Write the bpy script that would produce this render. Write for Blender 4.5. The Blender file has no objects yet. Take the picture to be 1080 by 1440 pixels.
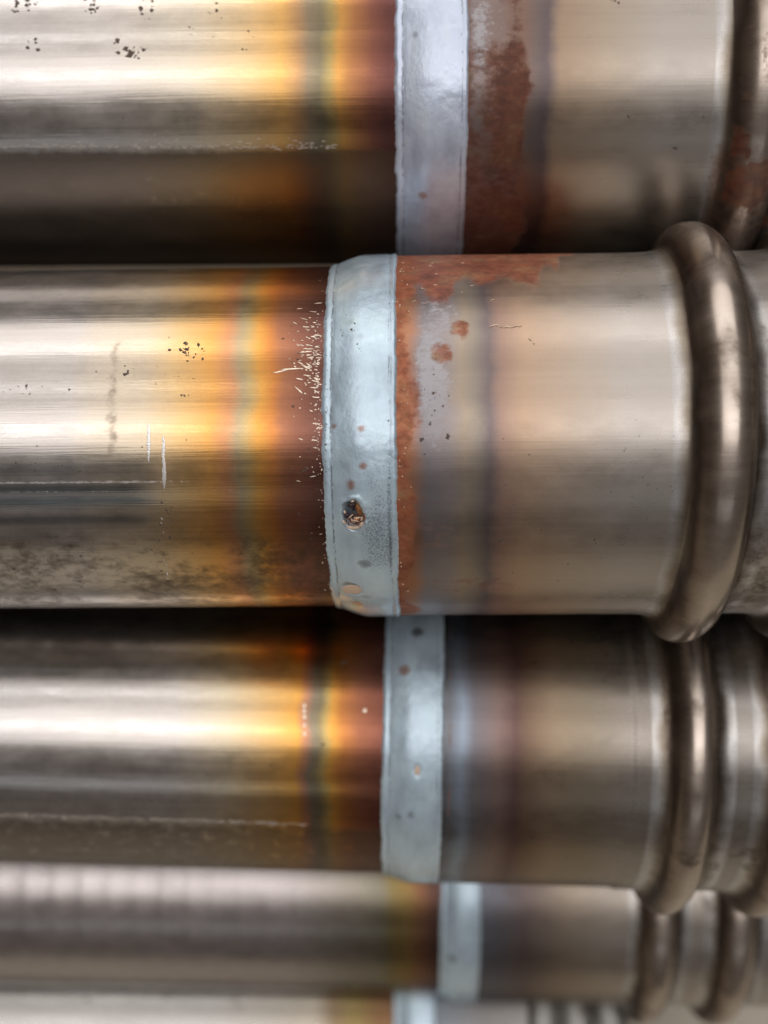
import bpy, math, random
import numpy as np
from mathutils import Vector, Matrix

# ------------------------------------------------------------------ camera, world, lamps
U = 1e-4                       # one model unit = 0.1 mm
PITCH = math.radians(72.0)     # the camera looks steeply down on the pile
SP, CP = math.sin(PITCH), math.cos(PITCH)
VD = Vector((0.0, -SP, -CP))   # picture-down direction in the place
WD = Vector((0.0, CP, -SP))    # viewing direction
CAMZ = 3195.0                  # camera height over the floor
FPX = 1560.0
scene = bpy.context.scene
col = scene.collection

cam_data = bpy.data.cameras.new('camera')
cam = bpy.data.objects.new('camera', cam_data)
col.objects.link(cam)
cam.location = (0.0, 0.0, CAMZ * U)
cam.rotation_euler = (math.pi / 2 - PITCH, 0.0, 0.0)
cam_data.sensor_fit = 'VERTICAL'
cam_data.sensor_height = 36.0
cam_data.lens = FPX / 1440.0 * 36.0
cam_data.clip_start = 0.005
cam_data.clip_end = 50.0
cam_data.dof.use_dof = True
cam_data.dof.focus_distance = 0.1385
cam_data.dof.aperture_fstop = 11.5
scene.camera = cam

world = bpy.data.worlds.new('World')
scene.world = world
world.use_nodes = True
bgn = world.node_tree.nodes['Background']
bgn.inputs[0].default_value = (1.0, 0.84, 0.76, 1.0)
bgn.inputs[1].default_value = 0.095

scene.view_settings.view_transform = 'Standard'
scene.view_settings.look = 'None'
scene.view_settings.exposure = 0.0
scene.view_settings.gamma = 1.0
scene.cycles.use_denoising = True
scene.cycles.max_bounces = 8


def place(v, w, x=0.0):
    """Point x right of, v below and w in front of the camera, in model units."""
    return Vector((x, 0, CAMZ)) + VD * v + WD * w


AIM = place(-110, 1440) * U


def lamp(name, a0, a1, dist, xlen, radiance, colour=(1, 1, 1), xoff=0.0):
    """Long ceiling lamp that spans the elevations a0..a1 degrees as seen from the pipes."""
    a = math.radians((a0 + a1) / 2)
    d = -WD * math.cos(a) - VD * math.sin(a)
    ld = bpy.data.lights.new(name, 'AREA')
    ld.shape = 'RECTANGLE'
    ld.size = xlen
    ld.size_y = 2 * dist * math.tan(math.radians((a1 - a0) / 2))
    ld.energy = radiance * math.pi * ld.size * ld.size_y
    ld.color = colour
    o = bpy.data.objects.new(name, ld)
    col.objects.link(o)
    z = d.normalized()
    x = Vector((1, 0, 0))
    y = z.cross(x)
    m = Matrix((x, y, z)).transposed().to_4x4()
    m.translation = AIM + d * dist + Vector((xoff, 0, 0))
    o.matrix_world = m
    return o


lamp('ceiling_glow', -11, 80, 1.9, 2.4, 0.80, (1.0, 0.945, 0.91))
lamp('ceiling_panel', 53, 79, 1.6, 1.9, 0.9, (1.0, 0.96, 0.94))
lamp('ceiling_panel', -9, 17, 1.6, 1.9, 0.9, (1.0, 0.96, 0.95))
for a, r in ((3.6, 4.4), (30.0, 3.6), (57.0, 4.2)):
    lamp('fluorescent_tube', a - 0.9, a + 0.9, 1.5, 1.5, r, (0.96, 0.98, 1.0))
lamp('far_ceiling_lamp', -45, -38, 1.6, 1.6, 0.5, (0.90, 0.95, 1.0))

# ------------------------------------------------------------------ helpers
rng = np.random.RandomState(7)
TAB = rng.rand(256, 256)


def vnoise(x, y, seed=0):
    x = np.asarray(x, float) + seed * 17.13
    y = np.asarray(y, float) + seed * 7.77
    xi = np.floor(x).astype(int); yi = np.floor(y).astype(int)
    fx = x - xi; fy = y - yi
    fx = fx * fx * (3 - 2 * fx); fy = fy * fy * (3 - 2 * fy)
    t = lambda a, b: TAB[a % 256, b % 256]
    return ((t(xi, yi) * (1 - fx) + t(xi + 1, yi) * fx) * (1 - fy)
            + (t(xi, yi + 1) * (1 - fx) + t(xi + 1, yi + 1) * fx) * fy)


def fbm(x, y, seed=0, octv=4):
    s = 0; a = 0.5; tot = 0
    for k in range(octv):
        s = s + a * vnoise(x * 2 ** k, y * 2 ** k, seed + k * 3)
        tot += a; a *= 0.5
    return s / tot


def sstep(a, b, x):
    t = np.clip((x - a) / (b - a), 0, 1)
    return t * t * (3 - 2 * t)


class NT:
    """Small node-graph writer."""
    def __init__(self, name):
        self.m = bpy.data.materials.new(name)
        self.m.use_nodes = True
        self.t = self.m.node_tree
        self.bsdf = self.t.nodes['Principled BSDF']

    def put(self, sock, val):
        if isinstance(val, bpy.types.NodeSocket):
            self.t.links.new(val, sock)
        elif isinstance(val, (tuple, list)) and len(val) == 3 and sock.type == 'RGBA':
            sock.default_value = (*val, 1.0)
        else:
            sock.default_value = val

    def math(self, op, a, b=0.0, c=0.0, clamp=False):
        n = self.t.nodes.new('ShaderNodeMath'); n.operation = op; n.use_clamp = clamp
        self.put(n.inputs[0], a); self.put(n.inputs[1], b)
        if op in ('MULTIPLY_ADD',): self.put(n.inputs[2], c)
        return n.outputs[0]

    def attr(self, name):
        n = self.t.nodes.new('ShaderNodeAttribute'); n.attribute_name = name
        return n

    def vec(self, x, y, z=0.0):
        n = self.t.nodes.new('ShaderNodeCombineXYZ')
        self.put(n.inputs[0], x); self.put(n.inputs[1], y); self.put(n.inputs[2], z)
        return n.outputs[0]

    def noise(self, v, scale=1.0, detail=3.0, rough=0.55):
        n = self.t.nodes.new('ShaderNodeTexNoise')
        self.put(n.inputs['Vector'], v); n.inputs['Scale'].default_value = scale
        n.inputs['Detail'].default_value = detail; n.inputs['Roughness'].default_value = rough
        return n.outputs[0]

    def maprange(self, x, a, b, c=0.0, d=1.0):
        n = self.t.nodes.new('ShaderNodeMapRange'); n.interpolation_type = 'SMOOTHSTEP'
        self.put(n.inputs[0], x)
        for i, q in enumerate((a, b, c, d)): n.inputs[1 + i].default_value = q
        return n.outputs[0]

    def mix(self, f, a, b, mode='MIX'):
        n = self.t.nodes.new('ShaderNodeMix'); n.data_type = 'RGBA'; n.blend_type = mode
        self.put(n.inputs[0], f); self.put(n.inputs[6], a); self.put(n.inputs[7], b)
        return n.outputs[2]

    def mixf(self, f, a, b):
        n = self.t.nodes.new('ShaderNodeMix'); n.data_type = 'FLOAT'
        self.put(n.inputs[0], f); self.put(n.inputs[2], a); self.put(n.inputs[3], b)
        return n.outputs[0]

    def ramp(self, x, stops, lo, hi):
        f = self.math('DIVIDE', self.math('SUBTRACT', x, lo), hi - lo)
        n = self.t.nodes.new('ShaderNodeValToRGB'); self.put(n.inputs[0], f)
        e = n.color_ramp.elements
        while len(e) < len(stops): e.new(0.5)
        for el, (p, c) in zip(e, stops):
            el.position = 0.0
        for k, (p, c) in enumerate(stops):
            e[k].position = (p - lo) / (hi - lo)
            c = (c, c, c) if isinstance(c, (int, float)) else c
            e[k].color = (*c, 1.0)
        return n.outputs[0]

    def bump(self, h, strength, dist, normal=None):
        n = self.t.nodes.new('ShaderNodeBump')
        n.inputs['Strength'].default_value = strength
        n.inputs['Distance'].default_value = dist
        self.put(n.inputs['Height'], h)
        if normal is not None: self.put(n.inputs['Normal'], normal)
        return n.outputs[0]


def steel(name, tints, roughs, streak=1.0, seed=0.0, bump=1.0, tone=1.0, satin=0.46, spread=0.22):
    """Heat-tinted steel: temper colours run along the pipe, drawing marks follow it."""
    g = NT(name)
    s = g.attr('s').outputs['Fac']
    y = g.attr('c').outputs['Fac']
    mk = g.attr('mask')
    sep = g.t.nodes.new('ShaderNodeSeparateColor'); g.put(sep.inputs[0], mk.outputs['Color'])
    rust, haze, dull_tone = sep.outputs[0], sep.outputs[1], sep.outputs[2]
    wn = g.noise(g.vec(g.math('MULTIPLY', s, 0.006), g.math('MULTIPLY', y, 0.012), seed), 1.0, 3.0)
    cl = g.noise(g.vec(g.math('MULTIPLY', s, 0.016), g.math('MULTIPLY', y, 0.022), seed + 12), 1.0, 4.0, 0.65)
    sw = g.math('MULTIPLY_ADD', g.math('SUBTRACT', wn, 0.5), 28.0, s)
    sw = g.math('MULTIPLY_ADD', g.math('SUBTRACT', cl, 0.5), 14.0, sw)
    tint = g.ramp(sw, tints, tints[0][0], tints[-1][0])
    rgh = g.ramp(s, roughs, roughs[0][0], roughs[-1][0])
    st = g.noise(g.vec(g.math('MULTIPLY', s, 0.0035), g.math('MULTIPLY', y, 0.16), seed + 3), 1.0, 3.0, 0.65)
    st2 = g.noise(g.vec(g.math('MULTIPLY', s, 0.012), g.math('MULTIPLY', y, 0.6), seed + 5), 1.0, 2.0, 0.6)
    gr = g.noise(g.vec(g.math('MULTIPLY', s, 0.35), g.math('MULTIPLY', y, 0.5), seed + 9), 1.0, 2.0, 0.6)
    shade = g.math('MULTIPLY_ADD', g.math('SUBTRACT', st, 0.5), 0.35 * streak, 1.0)
    shade = g.math('MULTIPLY_ADD', g.math('SUBTRACT', cl, 0.5), 0.30, shade)
    shade = g.math('MULTIPLY_ADD', g.math('SUBTRACT', gr, 0.5), 0.16, shade)
    base = g.mix(1.0, tint, g.vec(shade, shade, shade), 'MULTIPLY')
    base = g.mix(g.math('MULTIPLY', g.math('SUBTRACT', 1.0, mk.outputs['Alpha']), 0.8), base, (0.10, 0.125, 0.14))  # alpha mask: dark bluish reflection stripes painted into the tube colour
    # dull tarnish and grime, plus a reflection stripe painted on the front tube
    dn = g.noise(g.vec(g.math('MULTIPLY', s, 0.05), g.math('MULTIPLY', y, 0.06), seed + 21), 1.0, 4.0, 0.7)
    dm = g.maprange(g.math('MULTIPLY_ADD', g.math('SUBTRACT', dn, 0.5), 1.0, dull_tone), 0.40, 0.85)
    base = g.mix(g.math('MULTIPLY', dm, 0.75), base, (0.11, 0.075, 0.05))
    # pale bloom left by the welding, and reflection lines painted on the front tube
    hn = g.noise(g.vec(g.math('MULTIPLY', s, 0.09), g.math('MULTIPLY', y, 0.13), seed + 27), 1.0, 4.0, 0.75)
    hm = g.maprange(g.math('MULTIPLY_ADD', g.math('SUBTRACT', hn, 0.5), 1.5, haze), 0.38, 0.72)
    base = g.mix(g.math('MULTIPLY', hm, 0.68), base, (0.64, 0.63, 0.67))
    # rust
    rn = g.noise(g.vec(g.math('MULTIPLY', s, 0.06), g.math('MULTIPLY', y, 0.08), seed + 33), 1.0, 5.0, 0.75)
    rm = g.maprange(g.math('MULTIPLY_ADD', g.math('SUBTRACT', rn, 0.5), 1.1, rust), 0.30, 0.78)
    rn2 = g.noise(g.vec(g.math('MULTIPLY', s, 0.025), g.math('MULTIPLY', y, 0.03), seed + 40), 1.0, 3.0, 0.65)
    rcol = g.ramp(rn2, [(q, tuple(tone * z for z in c_)) for q, c_ in ((0.3, (0.26, 0.065, 0.03)), (0.45, (0.40, 0.11, 0.05)), (0.58, (0.46, 0.165, 0.075)), (0.72, (0.48, 0.27, 0.13)))], 0.0, 1.0)
    mot = g.maprange(rn, 0.3, 0.7, 1.25, 0.6)
    rcol = g.mix(1.0, rcol, g.vec(mot, mot, mot), 'MULTIPLY')
    base = g.mix(g.math('MULTIPLY', rm, 0.82), base, rcol)
    g.put(g.bsdf.inputs['Base Color'], base)
    met = g.math('SUBTRACT', 1.0, g.math('MULTIPLY', rm, 0.55))
    met = g.math('SUBTRACT', met, g.math('MULTIPLY', hm, 0.55), clamp=True)
    g.put(g.bsdf.inputs['Metallic'], met)
    r = g.math('MULTIPLY_ADD', g.math('SUBTRACT', cl, 0.5), 0.22, rgh)
    r = g.math('MULTIPLY_ADD', g.math('SUBTRACT', st, 0.5), 0.16 * streak, r)
    r = g.math('MULTIPLY_ADD', rm, 0.16, r)
    r = g.math('MULTIPLY_ADD', dm, 0.2, r)
    r = g.math('MULTIPLY_ADD', hm, 0.2, r, clamp=True)
    g.put(g.bsdf.inputs['Roughness'], r)
    h = g.math('MULTIPLY_ADD', st2, 0.5 * streak, g.math('MULTIPLY', st, 1.1 * streak))
    h = g.math('MULTIPLY_ADD', gr, 0.10, h)
    h = g.math('MULTIPLY_ADD', rm, 0.3, h)
    nrm = g.bump(h, 0.09 * bump, 1.6 * U)
    g.put(g.bsdf.inputs['Normal'], nrm)
    # the scale on the steel scatters part of the light more widely
    b2 = g.t.nodes.new('ShaderNodeBsdfPrincipled')
    g.put(b2.inputs['Base Color'], base); g.put(b2.inputs['Metallic'], met)
    g.put(b2.inputs['Roughness'], g.math('ADD', r, spread, clamp=True)); g.put(b2.inputs['Normal'], nrm)
    mx = g.t.nodes.new('ShaderNodeMixShader')
    g.put(mx.inputs[0], g.math('MULTIPLY_ADD', g.math('SUBTRACT', cl, 0.5), 0.5, satin, clamp=True))
    g.t.links.new(g.bsdf.outputs[0], mx.inputs[1]); g.t.links.new(b2.outputs[0], mx.inputs[2])
    g.t.links.new(mx.outputs[0], g.t.nodes['Material Output'].inputs['Surface'])
    return g.m


def paint(name, colour, seed=0.0):
    """Thick blue-grey zinc paint brushed round the weld."""
    g = NT(name)
    s = g.attr('s').outputs['Fac']
    y = g.attr('c').outputs['Fac']
    mk = g.attr('mask')
    sep = g.t.nodes.new('ShaderNodeSeparateColor'); g.put(sep.inputs[0], mk.outputs['Color'])
    rust, thin, dark = sep.outputs[0], sep.outputs[1], sep.outputs[2]
    n1 = g.noise(g.vec(g.math('MULTIPLY', s, 0.03), g.math('MULTIPLY', y, 0.012), seed), 1.0, 5.0, 0.6)
    n2 = g.noise(g.vec(g.math('MULTIPLY', s, 0.16), g.math('MULTIPLY', y, 0.10), seed + 4), 1.0, 4.0, 0.6)
    sp = g.noise(g.vec(g.math('MULTIPLY', s, 0.42), g.math('MULTIPLY', y, 0.36), seed + 8), 1.0, 4.0, 0.75)
    c = colour
    base = g.ramp(n1, [(0.3, tuple(q * 0.80 for q in c)), (0.5, c), (0.7, tuple(min(1, q * 1.16) for q in c))], 0.0, 1.0)
    sm = g.maprange(g.math('MULTIPLY_ADD', g.math('SUBTRACT', sp, 0.5), 1.5, thin), 0.55, 0.85)
    base = g.mix(g.math('MULTIPLY', sm, 0.65), base, (0.10, 0.13, 0.15))
    ef = g.attr('edge').outputs['Fac']
    base = g.mix(g.maprange(g.math('MULTIPLY_ADD', g.math('SUBTRACT', sp, 0.5), 0.8, ef), 0.35, 0.8, 0.0, 0.75), base, (0.12, 0.13, 0.15))
    base = g.mix(g.math('MULTIPLY', dark, 0.85), base, (0.05, 0.045, 0.045))
    base = g.mix(rust, base, (0.36, 0.13, 0.06))
    g.put(g.bsdf.inputs['Base Color'], base)
    g.bsdf.inputs['Metallic'].default_value = 0.5
    g.put(g.bsdf.inputs['Roughness'], g.math('MULTIPLY_ADD', n1, 0.3, 0.26))
    g.bsdf.inputs['Coat Weight'].default_value = 0.7
    g.bsdf.inputs['Coat Roughness'].default_value = 0.10
    h = g.math('MULTIPLY_ADD', sp, 0.25, g.math('MULTIPLY', n2, 1.0))
    g.put(g.bsdf.inputs['Normal'], g.bump(h, 0.34, 2.0 * U))
    return g.m


def plain(name, colour, rough=0.5, metal=0.0, var=0.25, scale=4000.0):
    g = NT(name)
    tc = g.t.nodes.new('ShaderNodeTexCoord')
    n = g.noise(tc.outputs['Object'], scale, 4.0, 0.6)
    f = g.math('MULTIPLY_ADD', g.math('SUBTRACT', n, 0.5), 2 * var, 1.0)
    g.put(g.bsdf.inputs['Base Color'], g.mix(1.0, colour, g.vec(f, f, f), 'MULTIPLY'))
    g.bsdf.inputs['Roughness'].default_value = rough
    g.bsdf.inputs['Metallic'].default_value = metal
    return g.m


# ------------------------------------------------------------------ pipes
class Pipe:
    """A pipe of the pile: axis frame, so that a spot is (s along, th round; th = 0 faces the viewer)."""
    def __init__(self, x, v, w, yaw=2.6, roll=0.0, R=252.0):
        self.o = place(v, w, x)
        yw = math.radians(yaw)
        self.a = (Vector((1, 0, 0)) * math.cos(yw) - WD * math.sin(yw) + VD * roll).normalized()
        f = -WD
        self.f = (f - self.a * f.dot(self.a)).normalized()      # towards the viewer
        self.u = self.f.cross(self.a).normalized()
        if self.u.dot(VD) > 0: self.u = -self.u                  # picture-up side
        self.R = R

    def spot(self, px, py, R=None):
        """Where the sight line of a point of the photograph meets the pipe: (s, th)."""
        R = R or self.R
        d = (WD * FPX + Vector((1, 0, 0)) * (px - 540) + VD * (py - 720)).normalized()
        p = Vector((0, 0, CAMZ)) - self.o
        dp = d - self.a * d.dot(self.a); pp = p - self.a * p.dot(self.a)
        A = dp.dot(dp); B = 2 * dp.dot(pp); Cc = pp.dot(pp) - R * R
        q = B * B - 4 * A * Cc
        t = (-B - math.sqrt(max(q, 0))) / (2 * A)
        h = p + d * t
        return h.dot(self.a), math.atan2(h.dot(self.u), h.dot(self.f))

    def matrix(self):
        m = Matrix((self.a, self.f, self.u)).transposed().to_4x4()
        m.translation = self.o * U
        return m


def grime(s, t):
    return 0 * s, 0 * s, 0.12 + 0.52 * sstep(0.40, 0.78, fbm(s * 0.02, t * 5 + s * 0.004, 55, 4))


def lathe(name, S, TH, Rr, material, parent, mask=None, dS=None):
    """Surface of radius Rr(s, th) over the grid S x TH, linked as one mesh."""
    ss, tt = np.meshgrid(S, TH, indexing='ij')
    rr = Rr(ss, tt) if callable(Rr) else Rr
    sx = ss + (dS(ss, tt) if dS else 0)
    co = np.stack([sx, rr * np.cos(tt), rr * np.sin(tt)], -1).reshape(-1, 3) * U
    ni, nj = len(S), len(TH)
    i = np.arange(ni - 1)[:, None] * nj; j = np.arange(nj - 1)[None, :]
    q = np.stack([i + j, i + nj + j, i + nj + j + 1, i + j + 1], -1).reshape(-1, 4)
    me = bpy.data.meshes.new(name)
    me.vertices.add(len(co)); me.vertices.foreach_set('co', co.ravel())
    me.loops.add(q.size); me.loops.foreach_set('vertex_index', q.ravel())
    me.polygons.add(len(q)); me.polygons.foreach_set('loop_start', np.arange(0, q.size, 4))
    me.polygons.foreach_set('use_smooth', np.ones(len(q), bool))
    me.update(calc_edges=True)
    a = me.attributes.new('s', 'FLOAT', 'POINT'); a.data.foreach_set('value', sx.ravel().astype(np.float32))
    a = me.attributes.new('c', 'FLOAT', 'POINT'); a.data.foreach_set('value', (tt * 250).ravel().astype(np.float32))
    m = np.zeros((ni, nj, 4), np.float32); m[..., 3] = 1
    if mask is None and name in ('rolled_bead', 'collar', 'ribbed_end'): mask = grime
    if mask is not None:
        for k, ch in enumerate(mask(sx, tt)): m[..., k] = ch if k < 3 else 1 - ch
    a = me.attributes.new('mask', 'FLOAT_COLOR', 'POINT'); a.data.foreach_set('color', m.ravel())
    me.materials.append(material)
    o = bpy.data.objects.new(name, me); col.objects.link(o); o.parent = parent
    return o


def decals(name, pipe_r, polys, material, parent, lift=0.25, stuff=True):
    """Flecks, scratches and crumbs: many tiny raised scales lying on the wall of a pipe."""
    V = []; F = []
    for pg in polys:
        n = len(pg); b = len(V)
        cs = sum(p[0] for p in pg) / n; ct = sum(p[1] for p in pg) / n
        r0 = pipe_r(cs) if callable(pipe_r) else pipe_r
        for (s, t) in pg: V.append((s, t, r0 - 0.3))
        for (s, t) in pg: V.append((cs + (s - cs) * .8, ct + (t - ct) * .8, r0 + lift))
        V.append((cs, ct, r0 + lift * 1.5))
        for k in range(n):
            k2 = (k + 1) % n
            F.append((b + k, b + k2, b + n + k2, b + n + k)); F.append((b + n + k, b + n + k2, b + 2 * n))
    co = [(s * U, r * math.cos(t) * U, r * math.sin(t) * U) for s, t, r in V]
    me = bpy.data.meshes.new(name); me.from_pydata(co, [], F); me.update()
    me.materials.append(material)
    o = bpy.data.objects.new(name, me); col.objects.link(o); o.parent = parent
    if stuff: o['kind'] = 'stuff'
    return o


def blob(s, t, rs, rc, R, n=9, jag=0.3, rot=0.0):
    out = []
    for k in range(n):
        a = 2 * math.pi * k / n
        j = 1 + random.uniform(-jag, jag)
        x, y = rs * j * math.cos(a), rc * j * math.sin(a)
        x, y = x * math.cos(rot) - y * math.sin(rot), x * math.sin(rot) + y * math.cos(rot)
        out.append((s + x, t + y / R))
    return out


RT, RS, RB = 239.0, 252.0, 293.0


def axial(lo, hi, step, extra=()):
    n = max(2, int(round((hi - lo) / step)) + 1)
    return np.unique(np.concatenate([np.linspace(lo, hi, n), np.array(extra, float)])) if len(extra) else np.linspace(lo, hi, n)


def angles(step, lo=-2.0, hi=2.0):
    n = int((hi - lo) * 250 / step)
    back = np.linspace(hi, math.pi, 16)[1:]
    return np.concatenate([-back[::-1], np.linspace(lo, hi, n), back]) if hi < math.pi - .01 else np.linspace(-math.pi, math.pi, n)


def bead_profile(s, c, hw=37.0, h=41.0):
    """Half-round rolled bead with soft fillets at both feet."""
    x = np.abs(s - c)
    body = np.where(x < hw, np.sqrt(np.clip(1 - (x / hw) ** 2, 0, 1)), 0)
    body = h * body ** 0.92
    foot = 9.0 * np.exp(-np.clip(x - hw * 0.93, 0, None) / 8.0) * (x >= hw * 0.80) + 9.0 * (x < hw * 0.80)
    r = np.maximum(body, foot * (x > hw * 0.6))
    return r


# heat-tint colours (position along the pipe from the weld, colour)
GREY = (0.56, 0.54, 0.525); PALE = (0.60, 0.56, 0.525); STRAW = (0.68, 0.54, 0.34); GOLD = (0.73, 0.38, 0.115)
ROSE = (0.60, 0.29, 0.14); SLATE = (0.27, 0.27, 0.23); LEMON = (0.62, 0.42, 0.12); ORANGE = (0.55, 0.22, 0.065)
RUSSET = (0.36, 0.155, 0.085); PLUM = (0.25, 0.11, 0.075); DEEP = (0.16, 0.075, 0.06)

M = {}
M['copper'] = plain('bare_copper_weld', (0.75, 0.36, 0.16), 0.3, 1.0)
M['pale'] = plain('bare_pale_metal', (0.86, 0.66, 0.50), 0.4, 0.25)
M['white'] = plain('scraped_steel_fleck', (0.92, 0.82, 0.68), 0.32, 0.85, 0.35)
M['bright'] = plain('scraped_bright_metal', (0.97, 0.96, 0.94), 0.4, 0.85, 0.05)
M['seam'] = plain('ground_weld_seam', (0.42, 0.38, 0.34), 0.4, 0.7)
M['speck'] = plain('brown_black_crumb', (0.13, 0.10, 0.08), 0.6, 0.3, 0.4)
M['rustdot'] = plain('rust_dot', (0.34, 0.12, 0.06), 0.6, 0.0)
M['pit'] = plain('burnt_pit', (0.05, 0.03, 0.035), 0.4, 0.3)


def build_pipe(label, P, tint_tube, tint_socket, dens, beads, s_end, seed, mask_tube=None, mask_socket=None,
               mask_band=None, rust_tone=1.0, rough_tube=0.15, rough_socket=0.34, band_colour=(0.62, 0.79, 0.92), bump_tube=1.0,
               tube_extra=None, band_w=(-45.0, 48.0), pits=(), step_at=None, bead_hw=37.0, bead_h=40.0):
    root = bpy.data.objects.new('steel_pipe', None); col.objects.link(root)
    root.matrix_world = P.matrix()
    root['label'] = label; root['category'] = 'pipe'; root['group'] = 'welded steel pipes stacked in the pile'
    th = angles(dens)
    mt = steel('tinted_tube_steel', tint_tube, [(-700, rough_tube), (-160, rough_tube + 0.02), (-60, rough_tube + 0.08), (60, rough_tube + 0.1)], 1.0, seed, bump_tube)
    ms = steel('satin_socket_steel', tint_socket, [(0, rough_socket), (150, rough_socket), (330, rough_socket - 0.04), (900, rough_socket - 0.06)], 0.55, seed + 50, tone=rust_tone)
    bt = [(0, tint_socket[-1][1])]; br = [(0, rough_socket - 0.04)]
    for b in beads:  # flank shade with grime, bright lips and crown painted into the ramp
        for d_, c_, r_ in ((-62, tint_socket[-1][1], rough_socket - 0.04), (-54, (0.56, 0.54, 0.52), 0.26), (-44, (0.30, 0.26, 0.21), 0.3), (-34, (0.13, 0.095, 0.075), 0.34), (-22, (0.30, 0.24, 0.19), 0.26), (-4, (0.56, 0.49, 0.43), 0.2),
                           (18, (0.44, 0.385, 0.33), 0.22), (36, (0.17, 0.14, 0.115), 0.3), (54, (0.60, 0.59, 0.58), 0.26), (62, tint_socket[-1][1], rough_socket - 0.04)):
            bt.append((b + d_, c_)); br.append((b + d_, r_))
    bt.append((900, tint_socket[-1][1])); br.append((900, rough_socket - 0.04))
    mbead = steel('bead_steel', bt, br, 0.55, seed + 50, tone=rust_tone)
    mp = paint('blue_grey_paint', band_colour, seed)
    b0, b1 = band_w

    def r_tube(s, t):
        r = RT + 1.2 * (fbm(s * 0.004, t * 3.0, int(seed) + 2, 3) - 0.5)
        if tube_extra is not None: r = r + tube_extra(s, t)
        return r
    S = np.concatenate([np.linspace(-2200, -1000, 18)[:-1], axial(-1000, -620, dens * 2)[:-1], axial(-620, 5, dens)])
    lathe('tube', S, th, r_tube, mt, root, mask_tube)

    first = beads[0] if beads else s_end

    def r_sock(s, t):
        r = RS + 0.9 * (fbm(s * 0.01, t * 4.0, int(seed) + 5, 3) - 0.5)
        if step_at is not None: r = r + 2.5 * sstep(step_at - 3, step_at + 3, s)
        for b in beads: r = r + bead_profile(s, b + 5.0 * np.sin(t), bead_hw, bead_h) * (np.abs(s - b) < 120)
        return r
    cuts = [5.0]
    for b in beads: cuts += [b - 62.0, b + 62.0]
    cuts.append(s_end)
    names = ['socket_sleeve'] + ['rolled_bead', 'collar'] * len(beads)
    for k in range(len(cuts) - 1):
        if cuts[k + 1] - cuts[k] < 4: continue
        nm = names[k] if k < len(names) else 'collar'
        stp = min(dens, 3.0) if nm == 'rolled_bead' else dens
        lathe(nm, axial(cuts[k], cuts[k + 1], stp), th, r_sock, mbead if nm == 'rolled_bead' else ms, root, mask_socket)

    # painted weld band: slopes up from the tube to the socket, ridged edges, hand-painted outline
    sb = axial(0, 1, 0.025 * dens / 2.0 if dens < 3 else 0.03)
    thb = angles(max(1.6, dens * 0.7))

    def band_s(u, t):
        w0 = b0 + 5.0 * (fbm(t * 9.0, t * 0 + 1, int(seed) + 8, 4) - 0.5) + 2.0 * (vnoise(t * 60, t * 0, int(seed)) - 0.5)
        w1 = b1 + 4.0 * (fbm(t * 7.0, t * 0 + 4, int(seed) + 9, 4) - 0.5) + 1.6 * (vnoise(t * 55, t * 0, int(seed) + 1) - 0.5)
        return w0 + (w1 - w0) * u

    def r_band(u, t):
        s = band_s(u, t)
        r = RT + 0.9 + (RS + 0.8 - RT) * sstep(b0 - 4, 6, s)
        r = r + 1.6 * (fbm(s * 0.04, t * 9, int(seed) + 13, 4) - 0.3)
        r = r + 0.9 * np.exp(-((s - b0 - 6) / 2.2) ** 2) - 1.1 * np.exp(-((s - b0 - 12) / 1.8) ** 2)
        r = r + 0.8 * np.exp(-((s - b1 + 5) / 2.2) ** 2) - 1.0 * np.exp(-((s - b1 + 10) / 1.6) ** 2)
        edge = np.minimum(u, 1 - u) * (b1 - b0)
        low = np.where(u < 0.5, RT - 2.0, RS - 2.0)
        r = low + (r - low) * sstep(-0.5, 3.5, edge)
        for (ps, pt, prs, prc, dep) in pits:
            d = np.sqrt(((s - ps) / prs) ** 2 + ((t - pt) * 250 / prc) ** 2)
            d = d + 0.6 * (fbm(s * 0.12, t * 30, int(seed) + 21, 3) - 0.5)
            r = r - dep * (1 - sstep(0.72, 1.0, d)) + 0.22 * dep * np.exp(-((d - 1.08) / 0.14) ** 2)
        return r
    band = lathe('painted_weld_band', sb, thb, r_band, mp, root,
                 (lambda s, t: mask_band(s, t)) if mask_band else None, dS=lambda u, t: band_s(u, t) - u)
    uu, tt = np.meshgrid(sb, thb, indexing='ij'); ss = band_s(uu, tt)
    e = 0.85 * np.exp(-((ss - b0 - 12) / 1.7) ** 2) + 0.8 * np.exp(-((ss - b1 + 10) / 1.5) ** 2)
    e = np.maximum(e, 0.75 * (1 - sstep(1.0, 3.5, np.minimum(uu, 1 - uu) * (b1 - b0))))
    at = band.data.attributes.new('edge', 'FLOAT', 'POINT'); at.data.foreach_set('value', e.ravel().astype(np.float32))
    return root, band


def ell(s, t, c, rs, rc, soft=0.3):
    d = np.sqrt(((s - c[0]) / rs) ** 2 + ((t - c[1]) * 250 / rc) ** 2)
    q = 2.6 / max(rs, rc)
    d = d + 0.7 * (fbm(s * q, t * 250 * q, int(rs * 7 + rc * 3) % 50, 3) - 0.5)
    return 1 - sstep(1 - soft, 1 + soft, d)


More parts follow.
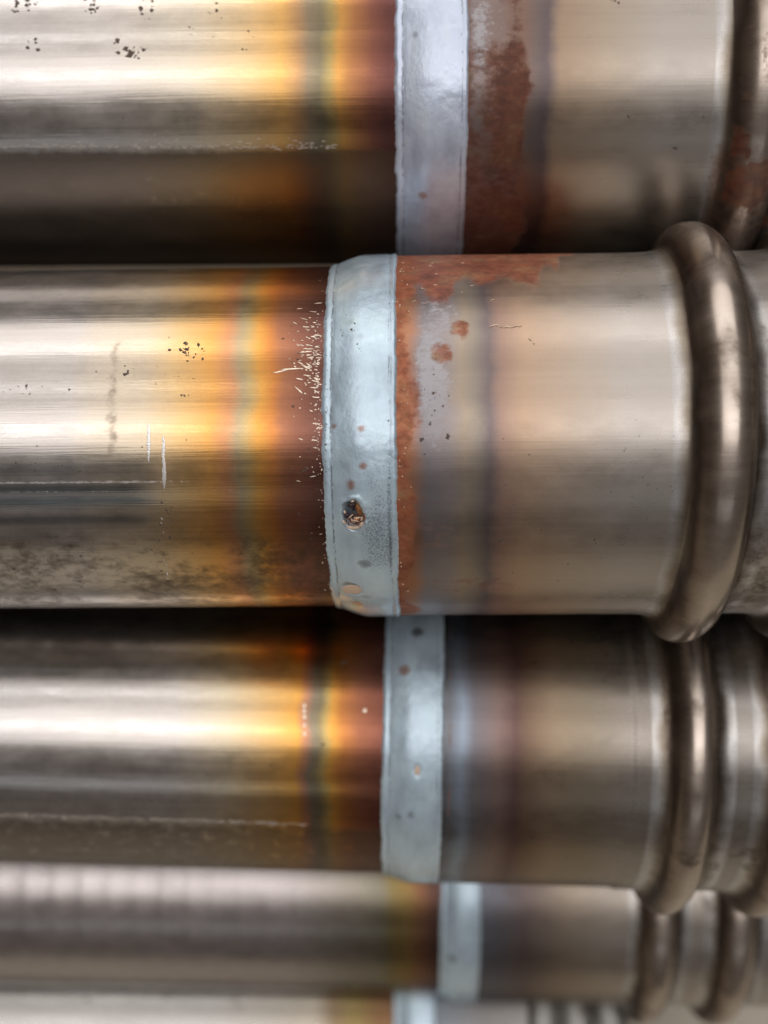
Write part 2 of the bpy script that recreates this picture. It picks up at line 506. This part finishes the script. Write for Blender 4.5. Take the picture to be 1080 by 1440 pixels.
# ---------- the pipe in front
P2 = Pipe(-25, -106, 1582, 1.5, -0.008)
f2 = lambda x, y=600: P2.spot(x, y, RT if x < 500 else RS)
X2 = lambda x: f2(x)[0]
tube2 = [(-700, GREY), (X2(95), PALE), (X2(125), (0.64, 0.57, 0.48)), (X2(200), (0.65, 0.55, 0.41)), (X2(250), (0.71, 0.48, 0.23)),
         (X2(295), GOLD), (X2(318), ROSE), (X2(335), (0.42, 0.33, 0.20)), (X2(347), (0.50, 0.36, 0.16)), (X2(362), (0.66, 0.33, 0.08)),
         (X2(380), ORANGE), (X2(395), RUSSET), (X2(420), PLUM), (X2(448), DEEP), (60, DEEP)]
sock2 = [(0, RUSSET), (X2(575), (0.40, 0.2, 0.12)), (X2(595), (0.27, 0.25, 0.26)), (X2(630), (0.33, 0.29, 0.285)), (X2(652), (0.39, 0.32, 0.25)),
         (X2(668), (0.32, 0.275, 0.23)), (X2(688), (0.21, 0.175, 0.175)), (X2(706), (0.38, 0.26, 0.21)), (X2(738), (0.50, 0.36, 0.26)),
         (X2(800), (0.50, 0.41, 0.33)), (X2(880), (0.50, 0.46, 0.42)), (900, (0.50, 0.48, 0.46))]


def mask_sock2(s, t):
    n = fbm(s * 0.03, t * 8, 31, 4) - 0.5
    n2 = fbm(s * 0.012, t * 3, 37, 3) - 0.5
    # strip of rust beside the paint
    w = 68 + 34 * n + 4 * np.sin(t * 9)
    rust = (0.72 + 0.4 * n2) * (1 - sstep(w - 15, w + 13, s)) * (s < 110)
    # rusty back near the top
    lowedge = np.interp(s, [X2(x) for x in (560, 600, 640, 665, 700, 770, 800, 815)], [f2(640, y)[1] for y in (415, 420, 418, 403, 400, 398, 388, 361)]) + 0.22 * n + 0.06 * np.sin(s * .11)
    rust = np.maximum(rust, 0.9 * sstep(-0.14, 0.16, t - lowedge) * (s < 300))
    for (px, py, a, b) in ((648, 463, 13, 14), (620, 497, 14, 15)):
        rust = np.maximum(rust, 0.72 * ell(s, t, f2(px, py), a, b, 0.6))
    rust = np.maximum(rust, 0.42 * ell(s, t, f2(712, 712), 22, 16, 0.8))
    rust = np.maximum(rust, 0.42 * ell(s, t, f2(670, 822), 75, 22, 0.6))
    rust = np.maximum(rust, 0.40 * ell(s, t, f2(600, 760), 40, 60, 0.8))
    c = f2(607, 525)
    haze = 0.70 * ell(s, t, c, 23, 105, 0.7) * sstep(62, 70, s + 12 * (fbm(t * 40, s * 0.2, 44, 3) - 0.5))
    haze = np.maximum(haze, 0.5 * ell(s, t, f2(620, 445), 24, 30, 0.4))
    dull_tone = 0.22 + 0.12 * n2 + 0.45 * ell(s, t, f2(1040, 598), 6, 6)
    dull_tone = np.where(s > 395, np.maximum(dull_tone, grime(s, t + 1.3)[2] * sstep(395, 410, s)), dull_tone)
    return rust, haze, dull_tone


def mask_tube2(s, t):
    c = f2(158, 560); far = sstep(-150, -260, s); y_ = lambda y: f2(100, y)[1]
    line = lambda y, w: np.exp(-((t - y_(y)) * 250 / w) ** 2)
    dull_tone = 0.20 + 0.36 * np.exp(-((s - c[0]) / 9.0) ** 2) * (1 - sstep(65, 110, np.abs(t - c[1]) * 250))
    nn = fbm(s * 0.012, t * 5, 71, 4)
    dull_tone = np.maximum(dull_tone, (0.25 + 0.6 * nn) * sstep(-0.42, -0.66, t))  # mottled, duller brown towards the underside
    dull_tone = np.maximum(dull_tone, far * (0.4 * line(731, 8)))  # dark stripe of a reflection, put into the colour
    haze = 0.75 * far * line(678, 2.2) + 0.55 * line(692, 1.3)  # thin pale lines painted as reflections
    blue = far * np.clip(line(687, 6) + line(704, 9) + 0.55 * line(660, 11) + 0.8 * line(731, 8), 0, 1) * sstep(-225, -275, s + 20 * fbm(t * 30, s * 0, 5, 3))  # bluish stripes painted as a dark reflection along the tube
    rust = 0.22 * sstep(-70, -45, s)
    return rust, haze, dull_tone, blue


bpits = [(*f2(497, 719), 14.5, 21, 8.0), (*f2(496, 818), 14, 15, 2.2)]
spots2 = [(508, 603, 4, 4), (511, 655, 5, 4), (494, 678, 4.5, 6), (512, 792, 8, 6), (502, 850, 7, 9), (493, 462, 4, 5), (507, 474, 4, 4), (470, 600, 2.5, 3), (517, 838, 6, 5)]


def mask_band2(s, t):
    rust = np.zeros_like(s); dark = np.zeros_like(s)
    for k, (px, py, a, b) in enumerate(spots2):
        e = ell(s, t, f2(px, py), a, b, 0.45)
        if k in (5, 6, 8): dark = np.maximum(dark, 0.3 * e)
        elif k == 3: dark = np.maximum(dark, 0.65 * e)
        else: rust = np.maximum(rust, 0.75 * e)
    for p in bpits: dark = np.maximum(dark, 0.9 * ell(s, t, p[:2], p[2] * 0.85, p[3] * 0.85, 0.25) * (p[4] > 4))
    rust = np.maximum(rust, 0.8 * ell(s, t, f2(500, 735), 9, 8, 0.4))
    c = f2(533, 745)
    thin = 0.55 * ell(s, t, c, 26, 75, 0.7) + 0.15
    thin = thin + 0.3 * np.exp(-((s - 37) / 2.0) ** 2) + 0.35 * np.exp(-((s + 34) / 1.6) ** 2)
    return rust, thin, dark


random.seed(4)
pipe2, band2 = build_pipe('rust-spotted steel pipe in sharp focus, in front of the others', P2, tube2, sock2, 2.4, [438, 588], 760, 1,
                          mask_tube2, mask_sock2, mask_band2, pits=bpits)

polys = []
for k in range(170):                                   # flecks thrown off the paint edge
    x = 449 - random.expovariate(1 / 13.0); y = random.gauss(508, 34) if k < 125 else random.uniform(440, 690)
    if x < 402: continue
    s, t = f2(x, y)
    polys.append(blob(s, t, random.choice((1.0, 1.4, 2.0, 4.5)) * random.uniform(.7, 1.3), random.uniform(0.35, 0.85), RT, 8, 0.25, random.gauss(-0.12, 0.3)))
for (x, y, l, r) in ((410, 519, 17, 0.06), (421, 549, 8, -0.75), (392, 523, 9, 0.2), (430, 495, 9, 0.1), (424, 618, 6, -0.4)):
    s, t = f2(x, y); polys.append(blob(s, t, l, 1.0, RT, 9, 0.4, r))
for k in range(80):                                   # crumbs all along the paint's left edge
    y = random.uniform(385, 850); s, t = f2(452, y)
    polys.append(blob(-47 + random.gauss(0, 2.4), t, random.uniform(.5, 1.7), random.uniform(.4, 1.0), RT, 6, 0.4))
decals('paint_flecks', RT, polys, M['white'], pipe2, 0.2)
polys = []
for k in range(34):
    y = random.uniform(365, 855); s, t = P2.spot(560, y, RS)
    polys.append(blob(50 + random.gauss(3, 4.5), t, random.uniform(.5, 1.6), random.uniform(.5, 1.4), RS, 6, 0.4))
for k in range(9):
    s, t = P2.spot(690 + k * 5, 459 + random.uniform(-2, 2), RS)
    polys.append(blob(s, t, random.uniform(2, 5), 0.8, RS, 7, 0.4, random.gauss(0, 0.3)))
for k in range(12):
    s, t = P2.spot(random.uniform(565, 700), random.uniform(365, 430), RS)
    polys.append(blob(s, t, random.uniform(1, 4), random.uniform(0.3, 0.8), RS, 8, 0.3, random.gauss(0.3, 0.4)))
decals('paint_flecks', RS + 0.5, polys, M['pale'], pipe2, 0.5)
polys = []
for (x, y0, y1, w) in ((209, 598, 648, 3.2), (230, 615, 655, 3.0), (231, 650, 684, 3.6)):   # two upright scrape marks
    for k in range(14):
        y = y0 + (y1 - y0) * k / 13
        s, t = f2(x + random.gauss(0, 0.3), y)
        polys.append(blob(s, t, w * random.uniform(.6, 1.0) * (0.4 + 0.6 * math.sin(math.pi * (k + .5) / 14)), 3.4, RT, 10, 0.2))
for k in range(22):
    s, t = f2(224 + random.gauss(0, 3) + k * .7, 690 + k * 6.5)
    if random.random() < 0.4: polys.append(blob(s + random.gauss(0, 2), t, random.uniform(.5, 1.6), random.uniform(1, 4.5), RT, 7, 0.4, random.uniform(-.3, .4)))
decals('scrape_marks', RT, polys, M['bright'], pipe2, 0.4)


def crumbs(f, clusters, R):
    out = []
    for (x, y, sx, sy, n, big) in clusters:
        for k in range(n):
            s, t = f(x + random.gauss(0, sx), y + random.gauss(0, sy))
            q = big * random.choice((0.3, 0.4, 0.55, 0.8, 1.05)) * random.uniform(0.8, 1.1)
            out.append(blob(s, t, q, q * random.uniform(.6, 1.2), R, 8, 0.4))
    return out


decals('dark_crumbs', RT, crumbs(f2, [(266, 494, 10, 6, 26, 2.4), (178, 525, 2, 2, 5, 2.4), (45, 548, 20, 6, 9, 2.2), (260, 556, 3, 2, 4, 2),
                                      (230, 530, 30, 8, 8, 1.2), (238, 728, 3, 12, 14, 2.4), (226, 740, 3, 20, 8, 1.8), (430, 661, 2, 2, 4, 3.4),
                                      (420, 490, 14, 20, 12, 1.5), (60, 655, 60, 4, 20, 2.0), (150, 800, 60, 18, 22, 2.6), (430, 700, 10, 60, 14, 1.4),
                                      (200, 560, 110, 70, 22, 1.2), (40, 400, 25, 8, 10, 2.2)], RT), M['speck'], pipe2, 0.4)
decals('dark_crumbs', RS, crumbs(f2, [(596, 548, 1, 1, 2, 2.6), (592, 618, 1, 1, 2, 2.6), (630, 616, 1, 1, 2, 2.4), (705, 758, 1, 1, 2, 2.6), (745, 480, 5, 3, 4, 1.6),
                                      (760, 700, 70, 90, 34, 1.1), (900, 660, 25, 40, 22, 1.3), (838, 760, 3, 3, 2, 2.2), (610, 560, 10, 30, 16, 1.4)], RS), M['speck'], pipe2, 0.4)
decals('dark_specks', RS + 1.2, crumbs(f2, [(526, 700, 6, 28, 46, 1.4), (527, 735, 2, 25, 16, 2.0), (545, 720, 2, 60, 30, 1.3), (460, 560, 0.8, 90, 50, 0.9),
                                            (540, 600, 3, 80, 20, 1.2), (495, 480, 10, 16, 12, 1.4)], RS), M['speck'], band2, 0.4)
# bare metal shown by the broken paint: crumpled copper in the pit, pale scale in the chip
ps, pt = f2(497, 719)
polys = []
for k in range(16):
    a = random.uniform(0, 6.28); q = random.uniform(0.2, 0.9)
    polys.append(blob(ps + 9 * q * math.cos(a), pt + 16 * q * math.sin(a) / 250, random.uniform(2, 4), random.uniform(2, 5), RS, 5, 0.5, random.uniform(0, 3)))
pc = decals('exposed_weld', lambda s: RS - 5.5 + random.uniform(0, 3.0), polys[:9], M['pit'], band2, 2.0, False)
ps2, pt2 = f2(504, 717)
pol3 = [blob(ps2, pt2, 4, 9, RS, 7, 0.3, 0.3), blob(ps2 - 3, pt2 - 0.05, 4, 3, RS, 6, 0.3)]
decals('exposed_copper', RS - 3.5, pol3, M['copper'], band2, 2.2, False)
rim = []
for a, l, w in ((200, 3.5, 1.6), (250, 6.0, 2.6), (285, 5.0, 2.2), (318, 4.0, 3.0), (350, 2.5, 2.0), (95, 2.6, 1.4), (160, 2.4, 1.8)):
    q = math.radians(a + random.uniform(-8, 8)); k = random.uniform(0.85, 1.05)
    rim.append(blob(ps + 12 * k * math.cos(q), pt + 19 * k * math.sin(q) / 250, l, w, RS, 8, 0.4, q + 1.57))
for k in range(5):
    rim.append(blob(ps + random.gauss(0, 4), pt + random.gauss(-6, 5) / 250, random.uniform(3, 6), 0.9, RS, 7, 0.4, random.uniform(0, 3)))
decals('chipped_rim', lambda s: RS - 1.5 + random.uniform(-1.5, 1.0), rim, M['pale'], band2, 1.4, False)
cs, ct = f2(496, 818)
decals('bare_patch', RS - 0.9, [blob(cs, ct, 13, 13, RS, 14, 0.12, -0.3)], M['pale'], band2, 0.8, False)

# ---------- the pipe above it
P1 = Pipe(69, -630, 1722, 1.5, 0.0)
f1 = lambda x, y=150: P1.spot(x, y, RT if x < 545 else RS)
X1 = lambda x: f1(x)[0]
tube1 = [(-700, GREY), (X1(150), PALE), (X1(270), (0.62, 0.55, 0.44)), (X1(340), (0.68, 0.51, 0.30)), (X1(395), (0.70, 0.41, 0.14)), (X1(418), (0.46, 0.27, 0.13)),
         (X1(434), (0.27, 0.21, 0.14)), (X1(452), (0.21, 0.18, 0.115)), (X1(468), (0.36, 0.27, 0.11)), (X1(480), (0.54, 0.28, 0.08)),
         (X1(500), (0.36, 0.16, 0.07)), (X1(525), (0.21, 0.085, 0.06)), (X1(548), (0.13, 0.055, 0.05)), (60, DEEP)]
sock1 = [(0, RUSSET), (X1(658), (0.25, 0.21, 0.21)), (X1(700), (0.24, 0.18, 0.16)), (X1(735), (0.23, 0.15, 0.12)), (X1(752), (0.18, 0.14, 0.13)), (X1(768), (0.15, 0.12, 0.125)), (X1(785), (0.35, 0.26, 0.19)),
         (X1(850), (0.40, 0.33, 0.26)), (X1(930), (0.44, 0.40, 0.36)), (900, (0.46, 0.44, 0.42))]


def mask_sock1(s, t):
    n = fbm(s * 0.03, t * 8, 61, 4) - 0.5
    lim = X1(742) + 30 * n
    n3 = fbm(s * 0.016, t * 4, 77, 4) - 0.5
    rust = (0.80 + 0.6 * n + 1.2 * n3) * (1 - sstep(lim - 14, lim + 14, s)) - 0.3 * ell(s, t, f1(690, 15), 36, 40, 0.8)
    haze = 0.55 * np.exp(-((s - X1(674)) / 14.0) ** 2) * np.exp(-((t - f1(672, 75)[1]) * 250 / 70) ** 2) + 0.3 * ell(s, t, f1(690, 15), 36, 40, 0.8)
    rust = rust * (1 - 0.6 * haze)
    rust = np.maximum(rust, 0.5 * sstep(-0.25, -0.7, t) * (s > 380) + 0.45 * (n > 0.05) * (s > 400))
    dull_tone = 0.22 + 0.35 * ell(s, t, f1(705, 240), 40, 60, 0.6)
    return rust, haze, dull_tone


def mask_tube1(s, t):
    n = fbm(s * 0.01, t * 5, 67, 4)
    dull_tone = 0.12 + 0.72 * sstep(f1(200, 200)[1], f1(200, 222)[1], t) * (0.95 + 0.35 * n)  # tube duller and browner below the seam line
    return 0.2 * sstep(-60, -40, s), 0 * s, dull_tone


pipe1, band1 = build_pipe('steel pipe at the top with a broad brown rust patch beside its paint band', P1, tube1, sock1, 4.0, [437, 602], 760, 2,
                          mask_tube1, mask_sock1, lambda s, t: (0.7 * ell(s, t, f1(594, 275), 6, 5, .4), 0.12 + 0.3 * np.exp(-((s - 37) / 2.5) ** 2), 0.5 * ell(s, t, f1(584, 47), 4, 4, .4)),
                          band_colour=(0.68, 0.77, 0.94), rust_tone=0.42, band_w=(-50.0, 51.0))
decals('dark_crumbs', RT, crumbs(f1, [(184, 74, 7, 6, 26, 4.2), (130, 9, 5, 5, 12, 3.6), (28, 6, 9, 6, 14, 3.2), (205, 12, 8, 8, 10, 3), (50, 64, 8, 4, 7, 2.8), (163, 57, 3, 2, 4, 3.4),
                                      (205, 68, 4, 3, 4, 3), (300, 12, 8, 6, 6, 2.6), (330, 60, 18, 12, 7, 2.0), (240, 165, 60, 8, 8, 1.6), (268, 45, 4, 4, 3, 2.4)], RT), M['speck'], pipe1, 0.4)
decals('dark_crumbs', RS, crumbs(f1, [(948, 208, 2, 2, 3, 3.4), (990, 164, 1, 1, 2, 3.2), (885, 163, 2, 2, 3, 3), (870, 5, 4, 3, 4, 2)], RS), M['speck'], pipe1, 0.4)
polys = []
for k in range(260):
    x = random.uniform(-40, 470); s, t = f1(x, 207 - (abs(random.gauss(0, 6)) if random.random() < .3 else 0) + random.gauss(0, 1.3))
    polys.append(blob(s, t, random.uniform(.8, 5), random.uniform(.4, 1.1), RT, 7, 0.4))
decals('weld_seam_spatter', RT, polys, M['seam'], pipe1, 0.6)

# ---------- the pipe below it
P3 = Pipe(47, 363, 1886, 1.5, 0.018)
f3 = lambda x, y=1010: P3.spot(x, y, RT if x < 540 else RS)
X3 = lambda x: f3(x)[0]
tube3 = [(-700, GREY), (X3(240), PALE), (X3(320), (0.66, 0.56, 0.40)), (X3(370), (0.70, 0.47, 0.22)), (X3(418), (0.74, 0.38, 0.09)), (X3(430), (0.50, 0.24, 0.14)),
         (X3(441), (0.24, 0.20, 0.145)), (X3(450), (0.24, 0.20, 0.12)), (X3(460), (0.46, 0.33, 0.12)), (X3(468), (0.66, 0.33, 0.07)), (X3(482), (0.48, 0.19, 0.06)),
         (X3(505), (0.32, 0.125, 0.07)), (X3(532), (0.22, 0.085, 0.06)), (60, DEEP)]
sock3 = [(0, (0.2, 0.2, 0.22)), (X3(628), (0.18, 0.19, 0.21)), (X3(648), (0.30, 0.36, 0.44)), (X3(665), (0.21, 0.20, 0.22)), (X3(700), (0.25, 0.18, 0.16)), (X3(725), (0.16, 0.10, 0.09)),
         (X3(745), (0.22, 0.15, 0.105)), (X3(780), (0.31, 0.235, 0.165)), (X3(830), (0.30, 0.25, 0.19)), (X3(890), (0.33, 0.295, 0.26)), (900, (0.46, 0.45, 0.44))]


def mask_sock3(s, t):
    rust = 0.8 * np.exp(-((s - X3(634)) / 3.0) ** 2) * fbm(t * 9, s * 0, 91, 3)
    return rust, 0 * s, np.where(s > 370, grime(s, t + 2.1)[2], 0.22)


def mask_band3(s, t):
    rust = 0.75 * ell(s, t, f3(569, 942), 8, 8, .4)
    dark = np.maximum(0.9 * ell(s, t, f3(587, 890), 9, 8, .4), 0.5 * ell(s, t, f3(577, 1145), 4, 6, .4))
    dark = np.maximum(dark, 0.5 * ell(s, t, f3(560, 1150), 4, 4, .4))
    return rust, 0.12 + 0.35 * np.exp(-((s - 40) / 2.5) ** 2), dark


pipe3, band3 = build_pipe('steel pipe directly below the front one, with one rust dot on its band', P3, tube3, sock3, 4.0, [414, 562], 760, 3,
                          lambda s, t: (0 * s, 0 * s, 0.15 + 0.68 * sstep(f3(200, 1145)[1], f3(200, 1165)[1], t)), mask_sock3, mask_band3, rough_tube=0.12, rough_socket=0.32,  # tube duller and browner below its seam
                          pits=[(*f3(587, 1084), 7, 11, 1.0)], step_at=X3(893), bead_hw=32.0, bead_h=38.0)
decals('bare_patch', RS + 0.6, [blob(*f3(587, 1084), 5, 9, RS, 9, 0.2)], M['pale'], band3, 0.8, False)
polys = []
for k in range(200):
    x = random.uniform(-40, 430); s, t = f3(x, 1146 + x * 0.03 + random.gauss(0, 1.2))
    polys.append(blob(s, t, random.uniform(2, 9), random.uniform(.4, 1.1), RT, 7, 0.4))
decals('weld_seam_spatter', RT, polys, M['seam'], pipe3, 0.6)
polys = [blob(*f3(428, y), 2.5, 4, RT, 7, 0.3) for y in (992, 1000, 1008, 1020, 1032)] + [blob(*f3(513, 999), 3, 3, RT, 7, .3)]
decals('paint_flecks', RT, polys, M['white'], pipe3, 0.5)
decals('dark_crumbs', RT, crumbs(f3, [(482, 935, 2, 3, 4, 4), (300, 1100, 90, 20, 14, 2.0), (150, 1130, 60, 6, 10, 2.4)], RT), M['speck'], pipe3, 0.4)

# ---------- the two farther down
P4 = Pipe(162, 809, 2460, 1.5, 0.008)
f4 = lambda x, y=1290: P4.spot(x, y, RT if x < 610 else RS)
X4 = lambda x: f4(x)[0]
tube4 = [(-700, (0.50, 0.46, 0.45)), (X4(400), (0.44, 0.40, 0.39)), (X4(480), (0.30, 0.27, 0.23)), (X4(535), (0.22, 0.20, 0.15)), (X4(550), (0.22, 0.17, 0.075)), (X4(572), (0.24, 0.16, 0.06)),
         (X4(590), (0.22, 0.11, 0.06)), (X4(612), (0.11, 0.06, 0.05)), (60, DEEP)]
sock4 = [(0, (0.17, 0.18, 0.21)), (X4(690), (0.16, 0.165, 0.19)), (X4(740), (0.18, 0.14, 0.13)), (X4(800), (0.34, 0.28, 0.22)), (X4(860), (0.42, 0.37, 0.32)), (900, (0.48, 0.46, 0.43))]
ripple = lambda s, t: 1.0 * np.exp(-(((s + 27 + 6 * np.sin(s * .011)) % 55 - 27.5) / 9.0) ** 2) * (0.6 + 0.6 * fbm(s * 0.01, t * 2, 3, 2))
pipe4, band4 = build_pipe('dark steel pipe with faint crosswise ripples, second from the bottom of the pile', P4, tube4, sock4, 4.5, [392, 544], 900, 4,
                          lambda s, t: (0 * s, 0 * s, 0.25 + 0 * s), None, lambda s, t: (0 * s, 0.1 + 0 * s, 0.8 * ell(s, t, f4(636, 1350), 9, 8, .4)),
                          rough_tube=0.22, rough_socket=0.36, tube_extra=ripple, band_w=(-44.0, 38.0), bead_hw=36.0, bead_h=38.0)

P5 = Pipe(70, 1192, 2650, 1.5, 0.0)
f5 = lambda x, y=1425: P5.spot(x, y, RT if x < 545 else RS)
X5 = lambda x: f5(x)[0]
tube5 = [(-700, (0.38, 0.37, 0.35)), (X5(300), (0.34, 0.33, 0.31)), (X5(440), (0.30, 0.27, 0.22)), (X5(470), (0.18, 0.13, 0.08)), (X5(500), (0.19, 0.145, 0.06)), (X5(530), (0.17, 0.10, 0.05)), (60, DEEP)]
sock5 = [(0, (0.16, 0.2, 0.24)), (X5(690), (0.22, 0.21, 0.2)), (X5(760), (0.26, 0.25, 0.24)), (900, (0.3, 0.3, 0.29))]
pipe5, band5 = build_pipe('lowest steel pipe, cut by the bottom edge, ending in ribs before the pale floor', P5, tube5, sock5, 5.0, [], X5(742), 5,
                          lambda s, t: (0 * s, 0 * s, 0.25 + 0 * s), None, None, rough_socket=0.34)
decals('dark_crumbs', RT, crumbs(f5, [(40, 1392, 8, 6, 6, 4.5), (130, 1402, 10, 5, 6, 4.5), (235, 1398, 6, 6, 5, 5), (330, 1402, 20, 6, 6, 4)], RT), M['speck'], pipe5, 0.4)
e0, e1 = X5(742), X5(885)
mrib = steel('ribbed_end_steel', [(0, (0.27, 0.265, 0.25)), (900, (0.27, 0.265, 0.25))], [(0, 0.34), (900, 0.34)], 0.3, 91)
lathe('ribbed_end', axial(e0, e1, 2.5), angles(5.0),
      lambda s, t: RS - 14 + 14 * np.abs(np.sin((s - e0) / (e1 - e0) * math.pi * 3.0)) ** 0.6 - 200 * sstep(e1 - 2, e1 - 0.5, s), mrib, pipe5)

# ---------- unseen pipes added deeper down, to carry the others and keep the gaps dark
DARKT = [(-700, (0.14, 0.11, 0.09)), (-200, (0.14, 0.11, 0.08)), (60, (0.10, 0.07, 0.05))]
DARKS = [(0, (0.12, 0.09, 0.075)), (900, (0.14, 0.12, 0.10))]
for k, (x, v, w, lb) in enumerate(((20, -232, 2095, 'unseen dull brown steel pipe buried beneath the top pipe and the front pipe'),
                                   (-60, 185, 2430, 'unseen dull brown steel pipe buried straight behind the pipe below the front one'),
                                   (90, -360, 2600, 'unseen dull brown steel pipe buried two rows beneath the top pipe'),
                                   (40, 640, 2840, 'unseen dull brown steel pipe on the floor behind the rippled pipe'),
                                   (-30, 90, 3010, 'unseen dull brown steel pipe on the floor, deep under the front pipe'),
                                   (60, -460, 3180, 'unseen dull brown steel pipe on the floor, deep under the top pipe'))):
    build_pipe(lb, Pipe(x, v, w, 1.5, 0.0), DARKT, DARKS, 14.0, [], 760, 10 + k, rough_tube=0.3, band_colour=(0.3, 0.36, 0.4))

# ------------------------------------------------------------------ floor
g = NT('pale_beige_floor')
tc = g.t.nodes.new('ShaderNodeTexCoord')
n = g.noise(tc.outputs['Object'], 60.0, 6.0, 0.6)
g.put(g.bsdf.inputs['Base Color'], g.ramp(n, [(0.3, (0.60, 0.55, 0.45)), (0.7, (0.70, 0.64, 0.53))], 0.0, 1.0))
g.bsdf.inputs['Roughness'].default_value = 0.6
me = bpy.data.meshes.new('floor')
me.from_pydata([(-2, -2, 0), (2, -2, 0), (2, 2, 0), (-2, 2, 0), (-2, -2, -.02), (2, -2, -.02), (2, 2, -.02), (-2, 2, -.02)], [],
               [(0, 1, 2, 3), (7, 6, 5, 4), (0, 4, 5, 1), (1, 5, 6, 2), (2, 6, 7, 3), (3, 7, 4, 0)])
me.materials.append(g.m)
fl = bpy.data.objects.new('floor', me); col.objects.link(fl); fl['kind'] = 'structure'
